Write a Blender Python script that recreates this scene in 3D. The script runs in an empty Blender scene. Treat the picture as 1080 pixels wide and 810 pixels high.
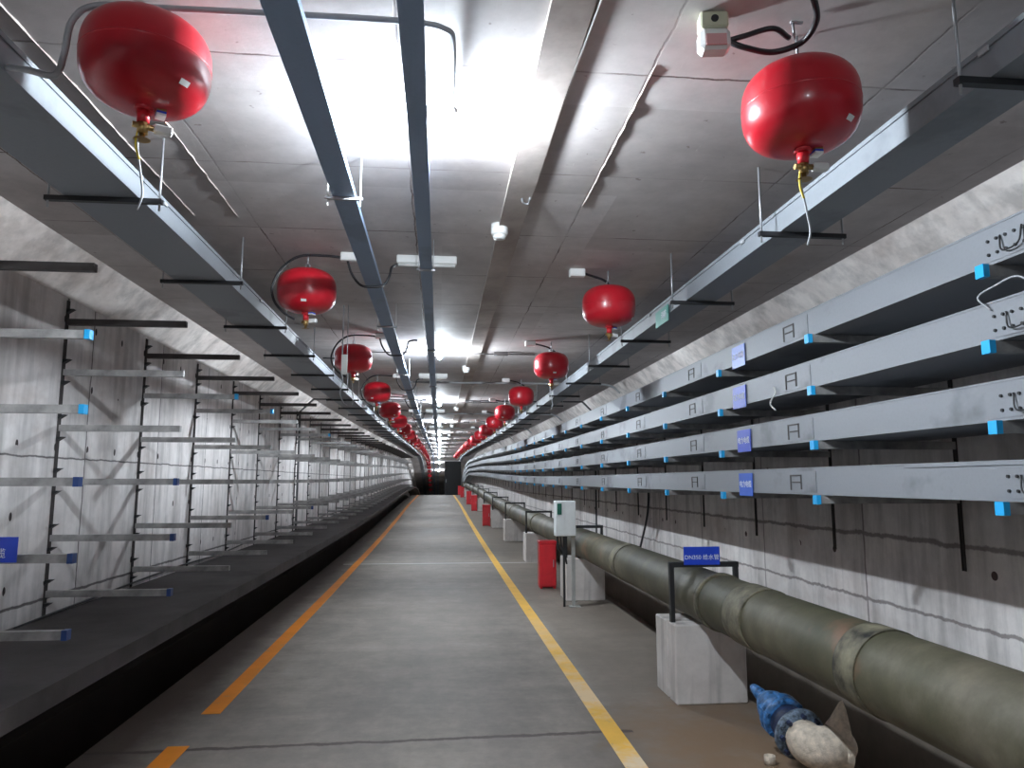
import bpy, math, random
from mathutils import Vector, Matrix
random.seed(7)
scene = bpy.context.scene
COL = scene.collection
F = 780.0; CH = 1.5
AYAW = math.atan(0.0979); PIT = math.atan(103/780.0)

# ------------------------------------------------------------------ path of the tunnel floor
def sstep(t):
    t = max(0.0, min(1.0, t)); return t*t*(3-2*t)
def zo(y):
    z = 0.0103*max(y, 0)*sstep((y-6)/34.0)
    if y > 52: z -= 0.004*(y-52)**2
    return z
def Yd(cz, X, Z):
    return (cz - 0.0966*X - 0.131*Z)/0.9867
def P(px, py, X=None, Z=None, Y=None):
    """world point under a pixel where X, Z(above eye) or Y is known"""
    sa, ca, sp, cp = math.sin(AYAW), math.cos(AYAW), math.sin(PIT), math.cos(PIT)
    r = Vector((ca, -sa, 0)); f = Vector((sa*cp, ca*cp, sp)); u = Vector((-sa*sp, -ca*sp, cp))
    d = r*(px-540)/F + u*(405-py)/F + f
    if X is not None: k = X/d.x
    elif Z is not None: k = Z/d.z
    else: k = Y/d.y
    return Vector((d.x*k, d.y*k, CH+d.z*k))
Y0, Y1 = -8.0, 92.0
def stations(a, b, step=2.0):
    n = max(1, int(math.ceil((b-a)/step)))
    return [a+(b-a)*i/n for i in range(n+1)]

# ------------------------------------------------------------------ mesh builder
class MB:
    def __init__(s): s.v = []; s.f = []; s.sm = []
    def add(s, vs, fs, smooth=False, M=None):
        o = len(s.v)
        for p in vs:
            p = Vector(p)
            if M: p = M @ p
            s.v.append(tuple(p))
        for f in fs: s.f.append(tuple(o+i for i in f)); s.sm.append(smooth)
        return s
    def box(s, x0, x1, y0, y1, z0, z1, M=None, bev=0.0):
        if bev > 0:
            # chamfered box: 24 verts
            b = bev; vs = []; idx = {}
            xs, ys, zs = (x0, x1), (y0, y1), (z0, z1)
            for i in (0, 1):
                for j in (0, 1):
                    for k in (0, 1):
                        sx, sy, sz = (1, -1)[i], (1, -1)[j], (1, -1)[k]
                        P = (xs[i], ys[j], zs[k])
                        for a in range(3):
                            q = [P[0]+sx*b, P[1]+sy*b, P[2]+sz*b]; q[a] = P[a]
                            idx[(i, j, k, a)] = len(vs); vs.append(q)
            fs = []
            def I(i, j, k, a): return idx[(i, j, k, a)]
            for t in (0, 1):
                fs.append((I(t,0,0,0), I(t,1,0,0), I(t,1,1,0), I(t,0,1,0)))
                fs.append((I(0,t,0,1), I(1,t,0,1), I(1,t,1,1), I(0,t,1,1)))
                fs.append((I(0,0,t,2), I(1,0,t,2), I(1,1,t,2), I(0,1,t,2)))
            for p in (0, 1):
                for q in (0, 1):
                    fs.append((I(0,p,q,1), I(1,p,q,1), I(1,p,q,2), I(0,p,q,2)))
                    fs.append((I(p,0,q,0), I(p,1,q,0), I(p,1,q,2), I(p,0,q,2)))
                    fs.append((I(p,q,0,0), I(p,q,1,0), I(p,q,1,1), I(p,q,0,1)))
                    for r in (0, 1): fs.append((I(p,q,r,0), I(p,q,r,1), I(p,q,r,2)))
            return s.add(vs, fs, False, M)
        vs = [(x0,y0,z0),(x1,y0,z0),(x1,y1,z0),(x0,y1,z0),(x0,y0,z1),(x1,y0,z1),(x1,y1,z1),(x0,y1,z1)]
        fs = [(0,3,2,1),(4,5,6,7),(0,1,5,4),(1,2,6,5),(2,3,7,6),(3,0,4,7)]
        return s.add(vs, fs, False, M)
    def sweep(s, prof, ys, closed=True, caps=True):
        n = len(prof); vs = []; fs = []
        for y in ys:
            for (x, z) in prof: vs.append((x, y, z+zo(y)))
        m = n if closed else n-1
        for k in range(len(ys)-1):
            for i in range(m):
                a = k*n+i; b = k*n+(i+1) % n
                fs.append((a, b, b+n, a+n))
        if closed and caps:
            fs.append(tuple(range(n))); fs.append(tuple(reversed(range((len(ys)-1)*n, len(ys)*n))))
        return s.add(vs, fs)
    def tube(s, pts, r, seg=8, smooth=True, M=None, caps=True):
        pts = [Vector(p) for p in pts]; n = len(pts)
        if not hasattr(r, '__len__'): r = [r]*n
        T = []
        for i in range(n):
            d = pts[min(i+1, n-1)]-pts[max(i-1, 0)]
            T.append(d.normalized() if d.length > 1e-9 else Vector((0, 0, 1)))
        up = Vector((0, 0, 1)) if abs(T[0].z) < .9 else Vector((1, 0, 0))
        N = T[0].cross(up).normalized(); vs = []; fs = []
        for i in range(n):
            N = (N - T[i]*N.dot(T[i])).normalized(); B = T[i].cross(N)
            for j in range(seg):
                a = 2*math.pi*j/seg
                vs.append(pts[i]+(N*math.cos(a)+B*math.sin(a))*r[i])
        for i in range(n-1):
            for j in range(seg):
                a = i*seg+j; b = i*seg+(j+1) % seg
                fs.append((a, b, b+seg, a+seg))
        o = len(s.v); s.add(vs, fs, smooth, M)
        if caps:
            s.f.append(tuple(o+j for j in reversed(range(seg)))); s.sm.append(False)
            s.f.append(tuple(o+(n-1)*seg+j for j in range(seg))); s.sm.append(False)
        return s
    def lathe(s, prof, seg=32, M=None, smooth=True):
        # prof: (r,z) list around z axis
        vs = []; fs = []; n = len(prof)
        for (r, z) in prof:
            for j in range(seg):
                a = 2*math.pi*j/seg; vs.append((r*math.cos(a), r*math.sin(a), z))
        for i in range(n-1):
            for j in range(seg):
                a = i*seg+j; b = i*seg+(j+1) % seg
                fs.append((a, b, b+seg, a+seg))
        o = len(s.v); s.add(vs, fs, smooth, M)
        s.f.append(tuple(o+j for j in reversed(range(seg)))); s.sm.append(False)
        s.f.append(tuple(o+(n-1)*seg+j for j in range(seg))); s.sm.append(False)
        return s
    def mesh(s, name, mat=None):
        me = bpy.data.meshes.new(name); me.from_pydata(s.v, [], s.f)
        me.polygons.foreach_set('use_smooth', s.sm)
        me.validate(); me.update()
        import bmesh
        b = bmesh.new(); b.from_mesh(me); bmesh.ops.recalc_face_normals(b, faces=b.faces); b.to_mesh(me); b.free()
        if mat: me.materials.append(mat)
        return me
    def build(s, name, mat, parent=None, loc=None):
        o = bpy.data.objects.new(name, s.mesh(name, mat)); COL.objects.link(o)
        if parent: o.parent = parent
        if loc: o.location = loc
        return o

def smooth_path(ctrl, n=8):
    P = [Vector(p) for p in ctrl]; P = [P[0]*2-P[1]]+P+[P[-1]*2-P[-2]]; out = []
    for i in range(1, len(P)-2):
        for k in range(n):
            t = k/n; a, b, c, d = P[i-1], P[i], P[i+1], P[i+2]
            out.append(0.5*((2*b)+(c-a)*t+(2*a-5*b+4*c-d)*t*t+(3*b-a-3*c+d)*t**3))
    out.append(P[-2]); return out

def tag(o, label=None, cat=None, group=None, kind=None):
    if label: o['label'] = label
    if cat: o['category'] = cat
    if group: o['group'] = group
    if kind: o['kind'] = kind
    return o
def thing(name, label, cat, loc=(0, 0, 0), group=None):
    o = bpy.data.objects.new(name, None); COL.objects.link(o); o.location = loc
    o.empty_display_size = .05
    return tag(o, label, cat, group)
def kids(o): return [c for c in bpy.data.objects if c.parent is o]
def copy_tree(o, parent=None, skip=(), depth=0):
    c = o.copy(); COL.objects.link(c)
    if parent: c.parent = parent
    for ch in CH_CACHE.get(o.name, None) or kids(o):
        if ch.name.split('.')[0] in skip: continue
        copy_tree(ch, c, skip, depth+1)
    return c
CH_CACHE = {}
def ordw(n):
    w = ['nearest', 'second', 'third', 'fourth', 'fifth', 'sixth', 'seventh', 'eighth', 'ninth', 'tenth', 'eleventh', 'twelfth',
         'thirteenth', 'fourteenth', 'fifteenth', 'sixteenth', 'seventeenth', 'eighteenth', 'nineteenth', 'twentieth']
    if n < 20: return w[n]
    t = {2: 'twenty', 3: 'thirty', 4: 'forty', 5: 'fifty'}[(n+1)//10]; u = (n+1) % 10
    if u == 0: return {3: 'thirtieth', 4: 'fortieth', 5: 'fiftieth'}[(n+1)//10]
    return t+'-'+['', 'first', 'second', 'third', 'fourth', 'fifth', 'sixth', 'seventh', 'eighth', 'ninth'][u]

# ------------------------------------------------------------------ materials
def newmat(name):
    m = bpy.data.materials.new(name); m.use_nodes = True
    nt = m.node_tree; b = nt.nodes['Principled BSDF']; return m, nt, b
class NT:
    def __init__(s, nt): s.nt = nt; s.N = nt.nodes; s.L = nt.links; s._c = None
    def link(s, a, b): s.L.new(a, b)
    def coord(s):
        if not s._c: s._c = s.N.new('ShaderNodeTexCoord').outputs['Object']
        return s._c
    def noise(s, scale=5, detail=4, rough=.6, vec=None, sc=None):
        n = s.N.new('ShaderNodeTexNoise'); n.inputs['Scale'].default_value = scale
        n.inputs['Detail'].default_value = detail; n.inputs['Roughness'].default_value = rough
        v = vec or s.coord()
        if sc:
            mp = s.N.new('ShaderNodeMapping'); mp.inputs['Scale'].default_value = sc; s.link(v, mp.inputs[0]); v = mp.outputs[0]
        s.link(v, n.inputs['Vector']); return n.outputs['Fac']
    def ramp(s, fac, stops):
        r = s.N.new('ShaderNodeValToRGB'); e = r.color_ramp.elements
        while len(e) < len(stops): e.new(.5)
        for i, (p, c) in enumerate(stops):
            e[i].position = p
            e[i].color = (c, c, c, 1) if not hasattr(c, '__len__') else (*c, 1)
        s.link(fac, r.inputs[0]); return r.outputs[0]
    def math(s, op, a, b=None, c=None):
        m = s.N.new('ShaderNodeMath'); m.operation = op
        for i, x in enumerate((a, b, c)):
            if x is None: continue
            if isinstance(x, (int, float)): m.inputs[i].default_value = x
            else: s.link(x, m.inputs[i])
        return m.outputs[0]
    def mix(s, fac, a, b, mode='MIX'):
        m = s.N.new('ShaderNodeMix'); m.data_type = 'RGBA'; m.blend_type = mode
        for sock, x in ((m.inputs[0], fac), (m.inputs[6], a), (m.inputs[7], b)):
            if isinstance(x, (int, float)): sock.default_value = x if sock.type == 'VALUE' else (x, x, x, 1)
            elif hasattr(x, '__len__'): sock.default_value = (*x, 1)
            else: s.link(x, sock)
        return m.outputs[2]
    def sep(s, v=None):
        n = s.N.new('ShaderNodeSeparateXYZ'); s.link(v or s.coord(), n.inputs[0]); return n.outputs
    def line(s, val, c, w, soft=.5):
        # 1 on the line |val-c|<w
        d = s.math('ABSOLUTE', s.math('SUBTRACT', val, c))
        r = s.N.new('ShaderNodeMapRange'); s.link(d, r.inputs[0])
        r.inputs[1].default_value = w*soft; r.inputs[2].default_value = w
        r.inputs[3].default_value = 1; r.inputs[4].default_value = 0; return r.outputs[0]
    def grid(s, val, period, off, w):
        m = s.math('WRAP', s.math('SUBTRACT', val, off), period/2, -period/2)
        return s.line(m, 0.0, w)
    def bump(s, b, h, strength=.3, dist=.02):
        n = s.N.new('ShaderNodeBump'); n.inputs['Strength'].default_value = strength; n.inputs['Distance'].default_value = dist
        s.link(h, n.inputs['Height']); s.link(n.outputs[0], b.inputs['Normal'])
def simple(name, col, rough=.5, metal=0, nz=.12, nscale=8, spec=None, bump=0, coat=0):
    m, nt, b = newmat(name); t = NT(nt)
    f = t.noise(nscale, 5)
    c0 = tuple(max(0, c*(1-nz*2)) for c in col); c1 = tuple(min(1, c*(1+nz)) for c in col)
    t.link(t.ramp(f, [(.3, c0), (.7, c1)]), b.inputs['Base Color'])
    b.inputs['Roughness'].default_value = rough; b.inputs['Metallic'].default_value = metal
    if coat: b.inputs['Coat Weight'].default_value = coat; b.inputs['Coat Roughness'].default_value = .08
    if bump: t.bump(b, t.noise(nscale*6, 4), bump, .003)
    return m

def concrete(name, dark, light, seams=None, streak=None, rough=.85, stain=None, stain_amt=.5):
    m, nt, b = newmat(name); t = NT(nt)
    n1 = t.noise(1.3, 6, .65); n2 = t.noise(9, 6, .7)
    c = t.ramp(n1, [(.32, dark), (.66, light)])
    c = t.mix(.45, c, t.ramp(n2, [(.25, .6), (.7, 1.0)]), 'MULTIPLY')
    if streak:
        st = t.noise(1, 5, .6, sc=streak)
        c = t.mix(.6, c, t.ramp(st, [(.35, .45), (.55, 1.0)]), 'MULTIPLY')
    if stain:
        sn = t.noise(.9, 5, .7, sc=(1, .7, 1.3))
        c = t.mix(t.math('MULTIPLY', t.ramp(sn, [(.52, 0.0), (.68, 1.0)]), stain_amt), c, stain)
    h = n2
    if seams:
        mask, colr = seams(t)
        c = t.mix(mask, c, colr)
        h = t.math('SUBTRACT', n2, t.math('MULTIPLY', mask, 1.5))
    t.link(c, b.inputs['Base Color']); b.inputs['Roughness'].default_value = rough
    b.inputs['Specular IOR Level'].default_value = .3
    t.bump(b, h, .35, .006)
    return m

def seams_left(t):
    X, Y, Z = t.sep()
    wob = t.math('MULTIPLY', t.math('SUBTRACT', t.noise(6, 4), .5), .03)
    yy = t.math('ADD', Y, wob); zz = t.math('ADD', Z, wob)
    a = t.grid(yy, 1.39, 5.27+.42, .010)
    bb = t.grid(yy, 2.78, 5.27+.02, .016)
    c = t.line(zz, 1.66, .008); d = t.line(zz, .74, .012)
    m = t.math('MAXIMUM', t.math('MAXIMUM', a, bb), t.math('MAXIMUM', c, d))
    # tie holes
    hy = t.math('WRAP', t.math('SUBTRACT', Y, .2), .23, -.23); hz = t.math('WRAP', t.math('SUBTRACT', Z, .85), .22, -.22)
    r = t.math('ADD', t.math('POWER', hy, 2), t.math('MULTIPLY', t.math('POWER', hz, 2), .35))
    hole = t.math('MULTIPLY', t.math('LESS_THAN', r, .00025), t.math('GREATER_THAN', t.noise(2.5, 2), .5))
    m = t.math('MAXIMUM', t.math('MULTIPLY', m, .8), hole)
    return m, (.05, .04, .04)
def seams_right(t):
    X, Y, Z = t.sep()
    wob = t.math('MULTIPLY', t.math('SUBTRACT', t.noise(5, 5, .7), .5), .07)
    yy = t.math('ADD', Y, t.math('MULTIPLY', wob, .4)); zz = t.math('ADD', Z, wob)
    a = t.grid(yy, 1.62, 5.0, .012)
    c = t.line(zz, .70, .014); d = t.line(zz, 1.14, .018); e = t.line(zz, 1.95, .012)
    m = t.math('MAXIMUM', t.math('MAXIMUM', a, e), t.math('MAXIMUM', c, d))
    hy = t.math('WRAP', Y, .27, -.27); hz = t.math('WRAP', t.math('SUBTRACT', Z, 1.0), .3, -.3)
    r = t.math('ADD', t.math('POWER', hy, 2), t.math('POWER', hz, 2))
    hole = t.math('MULTIPLY', t.math('LESS_THAN', r, .0006), t.math('GREATER_THAN', t.noise(2.0, 2), .5))
    return t.math('MAXIMUM', t.math('MULTIPLY', m, .65), hole), (.10, .07, .07)
def seams_ceil(t):
    X, Y, Z = t.sep()
    wob = t.math('MULTIPLY', t.math('SUBTRACT', t.noise(5, 5, .7), .5), .03)
    yy = t.math('ADD', Y, wob); xx = t.math('ADD', X, wob)
    a = t.grid(yy, .92, 2.52, .007); b = t.grid(xx, .92, -.16, .006)
    brk = t.ramp(t.noise(2.2, 3), [(.42, .15), (.6, 1.0)])
    return t.math('MULTIPLY', t.math('MAXIMUM', a, b), brk), (.16, .12, .11)
def ceiling_mat():
    m, nt, b = newmat('ceiling_concrete'); t = NT(nt)
    # formwork boards of slightly different tone
    br = t.N.new('ShaderNodeTexBrick'); t.link(t.coord(), br.inputs['Vector'])
    br.inputs['Scale'].default_value = 1; br.inputs['Brick Width'].default_value = .92; br.inputs['Row Height'].default_value = .92
    br.inputs['Mortar Size'].default_value = .0; br.offset = 0.0
    br.inputs['Color1'].default_value = (.50, .46, .445, 1); br.inputs['Color2'].default_value = (.72, .68, .67, 1)
    n2 = t.noise(7, 6, .7); n1 = t.noise(1.1, 6, .6)
    c = t.mix(.5, br.outputs['Color'], t.ramp(n1, [(.3, (.30, .25, .235)), (.7, (.72, .675, .66))]))
    c = t.mix(.5, c, t.ramp(n2, [(.25, .6), (.7, 1.0)]), 'MULTIPLY')
    sp = t.ramp(t.noise(16, 3, .5), [(.70, 0.0), (.74, 1.0)])
    c = t.mix(t.math('MULTIPLY', sp, .5), c, (.10, .05, .04))
    scr = t.ramp(t.noise(1, 4, .7, sc=(22, 3, 1)), [(.66, 0.0), (.7, 1.0)])
    c = t.mix(t.math('MULTIPLY', scr, .25), c, (.7, .66, .64))
    mask, colr = seams_ceil(t); c = t.mix(mask, c, colr)
    t.link(c, b.inputs['Base Color']); b.inputs['Roughness'].default_value = .7
    b.inputs['Specular IOR Level'].default_value = .4
    t.bump(b, t.math('SUBTRACT', n2, mask), .3, .005); return m
def floor_mat():
    m, nt, b = newmat('floor_concrete'); t = NT(nt); X, Y, Z = t.sep()
    n1 = t.noise(.8, 6, .65, sc=(1.4, .5, 1)); n2 = t.noise(14, 6, .7); n3 = t.noise(3, 5, .7)
    c = t.ramp(n1, [(.3, (.16, .135, .115)), (.7, (.35, .312, .275))])
    c = t.mix(.5, c, t.ramp(n2, [(.25, .62), (.7, 1.0)]), 'MULTIPLY')
    c = t.mix(.6, c, t.ramp(n3, [(.35, .68), (.65, 1.0)]), 'MULTIPLY')
    c = t.mix(.5, c, t.ramp(t.noise(1, 5, .65, sc=(.5, 2.2, 1)), [(.38, .68), (.6, 1.0)]), 'MULTIPLY')
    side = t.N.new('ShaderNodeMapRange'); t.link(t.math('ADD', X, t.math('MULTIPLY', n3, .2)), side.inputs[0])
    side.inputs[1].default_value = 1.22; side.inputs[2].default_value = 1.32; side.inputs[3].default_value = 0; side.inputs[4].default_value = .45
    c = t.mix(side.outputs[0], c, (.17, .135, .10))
    # muddy stain at the valve
    dx = t.math('SUBTRACT', X, 1.75); dy = t.math('MULTIPLY', t.math('SUBTRACT', Y, 4.1), .55)
    r = t.math('ADD', t.math('POWER', dx, 2), t.math('POWER', dy, 2))
    r = t.math('ADD', r, t.math('MULTIPLY', t.math('SUBTRACT', n3, .5), 1.3))
    c = t.mix(t.ramp(r, [(.05, .85), (.65, 0.0)]), c, (.20, .125, .07))
    # slimmest tray's shadow painted into the floor colour left of the walkway line
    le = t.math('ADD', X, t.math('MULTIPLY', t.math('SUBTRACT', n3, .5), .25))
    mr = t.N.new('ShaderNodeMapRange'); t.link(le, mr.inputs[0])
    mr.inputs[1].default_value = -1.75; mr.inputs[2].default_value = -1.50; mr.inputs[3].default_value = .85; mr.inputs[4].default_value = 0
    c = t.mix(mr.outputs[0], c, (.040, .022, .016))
    wob = t.math('MULTIPLY', t.math('SUBTRACT', t.noise(4, 5, .7), .5), .10)
    yy = t.math('ADD', t.math('ADD', Y, t.math('MULTIPLY', X, -.03)), wob)
    cr = t.math('MULTIPLY', t.line(yy, 4.60, .028), t.math('LESS_THAN', X, 1.19))
    jt = t.math('MULTIPLY', t.line(t.math('ADD', Y, t.math('MULTIPLY', wob, .2)), 13.9, .06), t.math('GREATER_THAN', X, -1.7))
    c = t.mix(t.math('MULTIPLY', jt, .6), c, (.6, .6, .56))
    c = t.mix(t.math('MULTIPLY', cr, .85), c, (.05, .035, .03))
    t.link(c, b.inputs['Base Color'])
    t.link(t.ramp(n1, [(.3, .58), (.7, .8)]), b.inputs['Roughness']); b.inputs['Specular IOR Level'].default_value = .3
    t.bump(b, t.math('SUBTRACT', n2, t.math('MULTIPLY', cr, 2)), .15, .004); return m
def yellow_mat(name, col, worn):
    m, nt, b = newmat(name); t = NT(nt); X, Y, Z = t.sep()
    n = t.noise(9, 6, .75)
    c = t.ramp(t.noise(3, 4), [(.3, tuple(x*.8 for x in col)), (.7, col)])
    if worn:
        near = t.N.new('ShaderNodeMapRange'); t.link(Y, near.inputs[0])
        near.inputs[1].default_value = 4.2; near.inputs[2].default_value = 10; near.inputs[3].default_value = 1; near.inputs[4].default_value = 0
        f = t.math('MULTIPLY', near.outputs[0], t.ramp(t.noise(1.6, 5, .7), [(.40, 0.05), (.55, 1.0)]))
        c = t.mix(t.math('MULTIPLY', f, .8), c, (.72, .60, .46))
    c = t.mix(t.ramp(n, [(.60, 0.0), (.68, .7)]), c, (.30, .25, .20))
    t.link(c, b.inputs['Base Color']); b.inputs['Roughness'].default_value = .55; return m
def pipe_mat():
    m, nt, b = newmat('mossy_pipe_coating'); t = NT(nt)
    n1 = t.noise(1.6, 6, .65); n2 = t.noise(10, 6, .7); st = t.noise(1, 4, .6, sc=(3, 9, 3))
    c = t.ramp(n1, [(.3, (.042, .042, .018)), (.5, (.080, .073, .042)), (.7, (.18, .155, .11))])
    c = t.mix(.5, c, t.ramp(n2, [(.25, .5), (.75, 1.05)]), 'MULTIPLY')
    c = t.mix(.5, c, t.ramp(st, [(.3, .65), (.7, 1.1)]), 'MULTIPLY')
    c = t.mix(t.ramp(t.noise(2.3, 4), [(.6, 0.0), (.72, .6)]), c, (.20, .10, .06))
    t.link(c, b.inputs['Base Color']); b.inputs['Roughness'].default_value = .6
    t.bump(b, n2, .3, .004); return m
def galv(name, col, rough=.42, metal=.35, patch=.35):
    m, nt, b = newmat(name); t = NT(nt)
    n = t.noise(1.4, 5, .6, sc=(1, .8, 1)); v = t.N.new('ShaderNodeTexVoronoi'); v.inputs['Scale'].default_value = 60
    t.link(t.coord(), v.inputs['Vector'])
    c = t.mix(t.ramp(n, [(.56, 0.0), (.63, 1.0)]), col, tuple(x*(1-patch) for x in col))
    c = t.mix(.12, c, t.ramp(v.outputs['Distance'], [(0, .6), (.6, 1.0)]), 'MULTIPLY')
    t.link(c, b.inputs['Base Color']); b.inputs['Roughness'].default_value = rough; b.inputs['Metallic'].default_value = metal
    return m

M = {}
M['ceil'] = ceiling_mat()
M['haunch'] = concrete('haunch_concrete', (.66, .58, .54), (.93, .87, .83), streak=(7, 5, 1.2), stain=(.30, .19, .13), stain_amt=.35)
M['wl'] = concrete('left_wall_concrete', (.72, .67, .65), (.95, .91, .90), seams_left, streak=(6, 6, .7), stain=(.38, .27, .22), stain_amt=.4)
M['wr'] = concrete('right_wall_concrete', (.68, .63, .61), (.92, .88, .86), seams_right, streak=(6, 6, .7), stain=(.40, .28, .24), stain_amt=.35)
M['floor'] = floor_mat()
M['ledge'] = concrete('ledge_concrete', (.045, .04, .04), (.10, .09, .09), rough=.8)
M['ped'] = concrete('whitewashed_plinth', (.52, .47, .44), (.74, .70, .67), streak=(8, 8, .6))
M['endc'] = concrete('end_wall_concrete', (.2, .19, .19), (.35, .34, .34))
M['joint'] = simple('joint_filler', (.04, .04, .045), .8)
M['ridge'] = concrete('ridge_concrete', (.34, .28, .25), (.6, .54, .50))
M['yl'] = yellow_mat('yellow_line_left', (.80, .25, .01), False)
M['yr'] = yellow_mat('yellow_line_right', (.85, .47, .04), True)
M['pipe'] = pipe_mat()
M['collar'] = simple('pipe_collar_mortar', (.15, .135, .09), .7, nz=.5, bump=.3)
M['tray'] = galv('tray_galvanised', (.24, .25, .27), .5, .15)
M['otray'] = galv('overhead_tray_paint', (.24, .26, .285), .5, .1, .25)
M['duct'] = galv('slim_tray_paint', (.27, .37, .52), .5, .1, .2)
M['arm'] = simple('bracket_steel', (.42, .41, .40), .5, .3, nz=.25)
M['post'] = simple('post_steel', (.08, .072, .07), .6, .3)
M['black'] = simple('black_iron', (.018, .018, .02), .5)
M['rod'] = simple('zinc_rod', (.45, .46, .48), .4, .6)
M['cap'] = simple('blue_end_cap', (.02, .42, .85), .4, nz=.05)
M['capd'] = simple('navy_end_cap', (.03, .08, .28), .4, nz=.05)
M['red'] = simple('red_tank_enamel', (.50, .010, .022), .32, nz=.06, nscale=4, coat=.25)
M['redbox'] = simple('red_box_paint', (.60, .02, .03), .4, nz=.08)
M['white'] = simple('white_plastic', (.80, .80, .78), .4, nz=.04)
M['cream'] = simple('cream_plastic', (.55, .55, .40), .5, nz=.05)
M['pinkwin'] = simple('pink_lens', (.75, .38, .38), .25, nz=.04)
M['hose'] = simple('black_hose', (.02, .02, .024), .4)
M['lconduit'] = simple('grey_conduit', (.42, .43, .45), .45, .1)
M['wconduit'] = simple('white_conduit', (.78, .78, .76), .45)
M['brass'] = simple('brass', (.45, .30, .12), .35, .8)
M['valve'] = simple('valve_blue_paint', (.04, .17, .42), .4, nz=.4, nscale=30, bump=.5)
M['flange'] = simple('flange_worn_paint', (.16, .22, .30), .5, nz=.5, nscale=35, bump=.4)
M['navy'] = simple('valve_dark_body', (.018, .03, .08), .5, nz=.4, nscale=25)
M['scale'] = simple('scaly_elbow', (.62, .53, .43), .8, nz=.2, nscale=26, bump=.9)
M['box'] = simple('cabinet_enamel', (.68, .70, .70), .4, nz=.05)
M['legs'] = simple('cabinet_leg', (.40, .40, .38), .5, .2)
M['bsign'] = simple('blue_sign', (.015, .06, .55), .35, nz=.05)
M['bsignl'] = simple('pale_blue_sign', (.04, .13, .62), .35, nz=.05)
M['gsign'] = simple('green_sign', (.03, .28, .22), .4, nz=.05)
M['text'] = simple('white_lettering', (.80, .84, .9), .5, nz=.02)
M['green'] = simple('green_display', (.03, .13, .09), .2)
M['wood'] = simple('dark_door_paint', (.008, .009, .011), .6)
M['yellowwire'] = simple('yellow_wire', (.8, .6, .05), .5)
mm, nt, b = newmat('lamp_glow'); b.inputs['Base Color'].default_value = (1, 1, 1, 1)
b.inputs['Emission Color'].default_value = (.82, .915, 1.0, 1); b.inputs['Emission Strength'].default_value = 2000; M['glow'] = mm

# ------------------------------------------------------------------ the shell
WL, WR, HC = -2.57, 2.96, 3.0
CL, CR, HH = -2.33, 2.72, 2.76
ys = stations(Y0, Y1, 2.0)
def struct(name, mb, mat, label=None, parent=None):
    o = mb.build(name, mat, parent)
    if not parent: o['kind'] = 'structure'
    if label: o['label'] = label; o['category'] = name.split('_')[0]
    return o
T = .25
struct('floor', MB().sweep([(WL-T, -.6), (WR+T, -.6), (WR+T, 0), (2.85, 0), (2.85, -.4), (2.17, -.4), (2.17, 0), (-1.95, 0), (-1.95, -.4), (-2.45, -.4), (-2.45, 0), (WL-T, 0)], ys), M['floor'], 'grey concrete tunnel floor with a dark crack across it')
struct('ceiling', MB().sweep([(CL-.6, HC), (CR+.6, HC), (CR+.6, HC+.3), (CL-.6, HC+.3)], ys), M['ceil'], 'stained concrete tunnel ceiling with formwork seams')
struct('wall_left', MB().sweep([(WL-T, 0), (WL, 0), (WL, HH), (WL-T, HH)], ys), M['wl'], 'white streaked concrete wall on the left')
struct('wall_right', MB().sweep([(WR, 0), (WR+T, 0), (WR+T, HH), (WR, HH)], ys), M['wr'], 'pale concrete wall behind the pipe on the right')
struct('trim_1', MB().sweep([(WL, HH), (CL, HC), (WL-T, HC), (WL-T, HH)], ys), M['haunch'], 'sloped pale concrete haunch between left wall and ceiling')
struct('trim_2', MB().sweep([(WR, HH), (WR+T, HH), (WR+T, HC), (CR, HC)], ys), M['haunch'], 'sloped pale concrete haunch between right wall and ceiling')
struct('wall_back', MB().box(WL-T, WR+T, Y0-.2, Y0, -.3, 3.3), M['endc'], 'concrete wall closing the tunnel behind the camera')
struct('wall_end', MB().box(WL-T, WR+T, Y1, Y1+.2, -.3+zo(Y1), 3.3+zo(Y1)), M['endc'], 'far concrete wall closing the tunnel')
struct('trim_3', MB().sweep([(WL, .52), (-1.675, .52), (-1.675, .62), (WL, .62)], stations(-7.9, 91)), M['ledge'], 'dark concrete cable ledge running along the left wall')
# expansion joint ring
yj = 13.9; zj = zo(yj); e = .012
ring = [(WL+e, .62), (WL+e, HH), (CL+e*.4, HC-e), (CR-e*.4, HC-e), (WR-e, HH), (WR-e, 0)]
jr = MB()
for a, c in zip(ring[:-1], ring[1:]):
    ax, az = a; bx, bz = c; d = Vector((bx-ax, bz-az)).normalized(); n = Vector((-d.y, d.x))*.02
    vs = [(ax, yj-.06, az+zj), (bx, yj-.06, bz+zj), (bx, yj+.06, bz+zj), (ax, yj+.06, az+zj)]
    vs += [(x+n.x, y, z+n.y) for x, y, z in vs]
    jr.add(vs, [(0,1,2,3), (7,6,5,4), (0,4,5,1), (1,5,6,2), (2,6,7,3), (3,7,4,0)])
struct('trim_4', jr, M['joint'], 'dark expansion joint strip ringing the tunnel')
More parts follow.
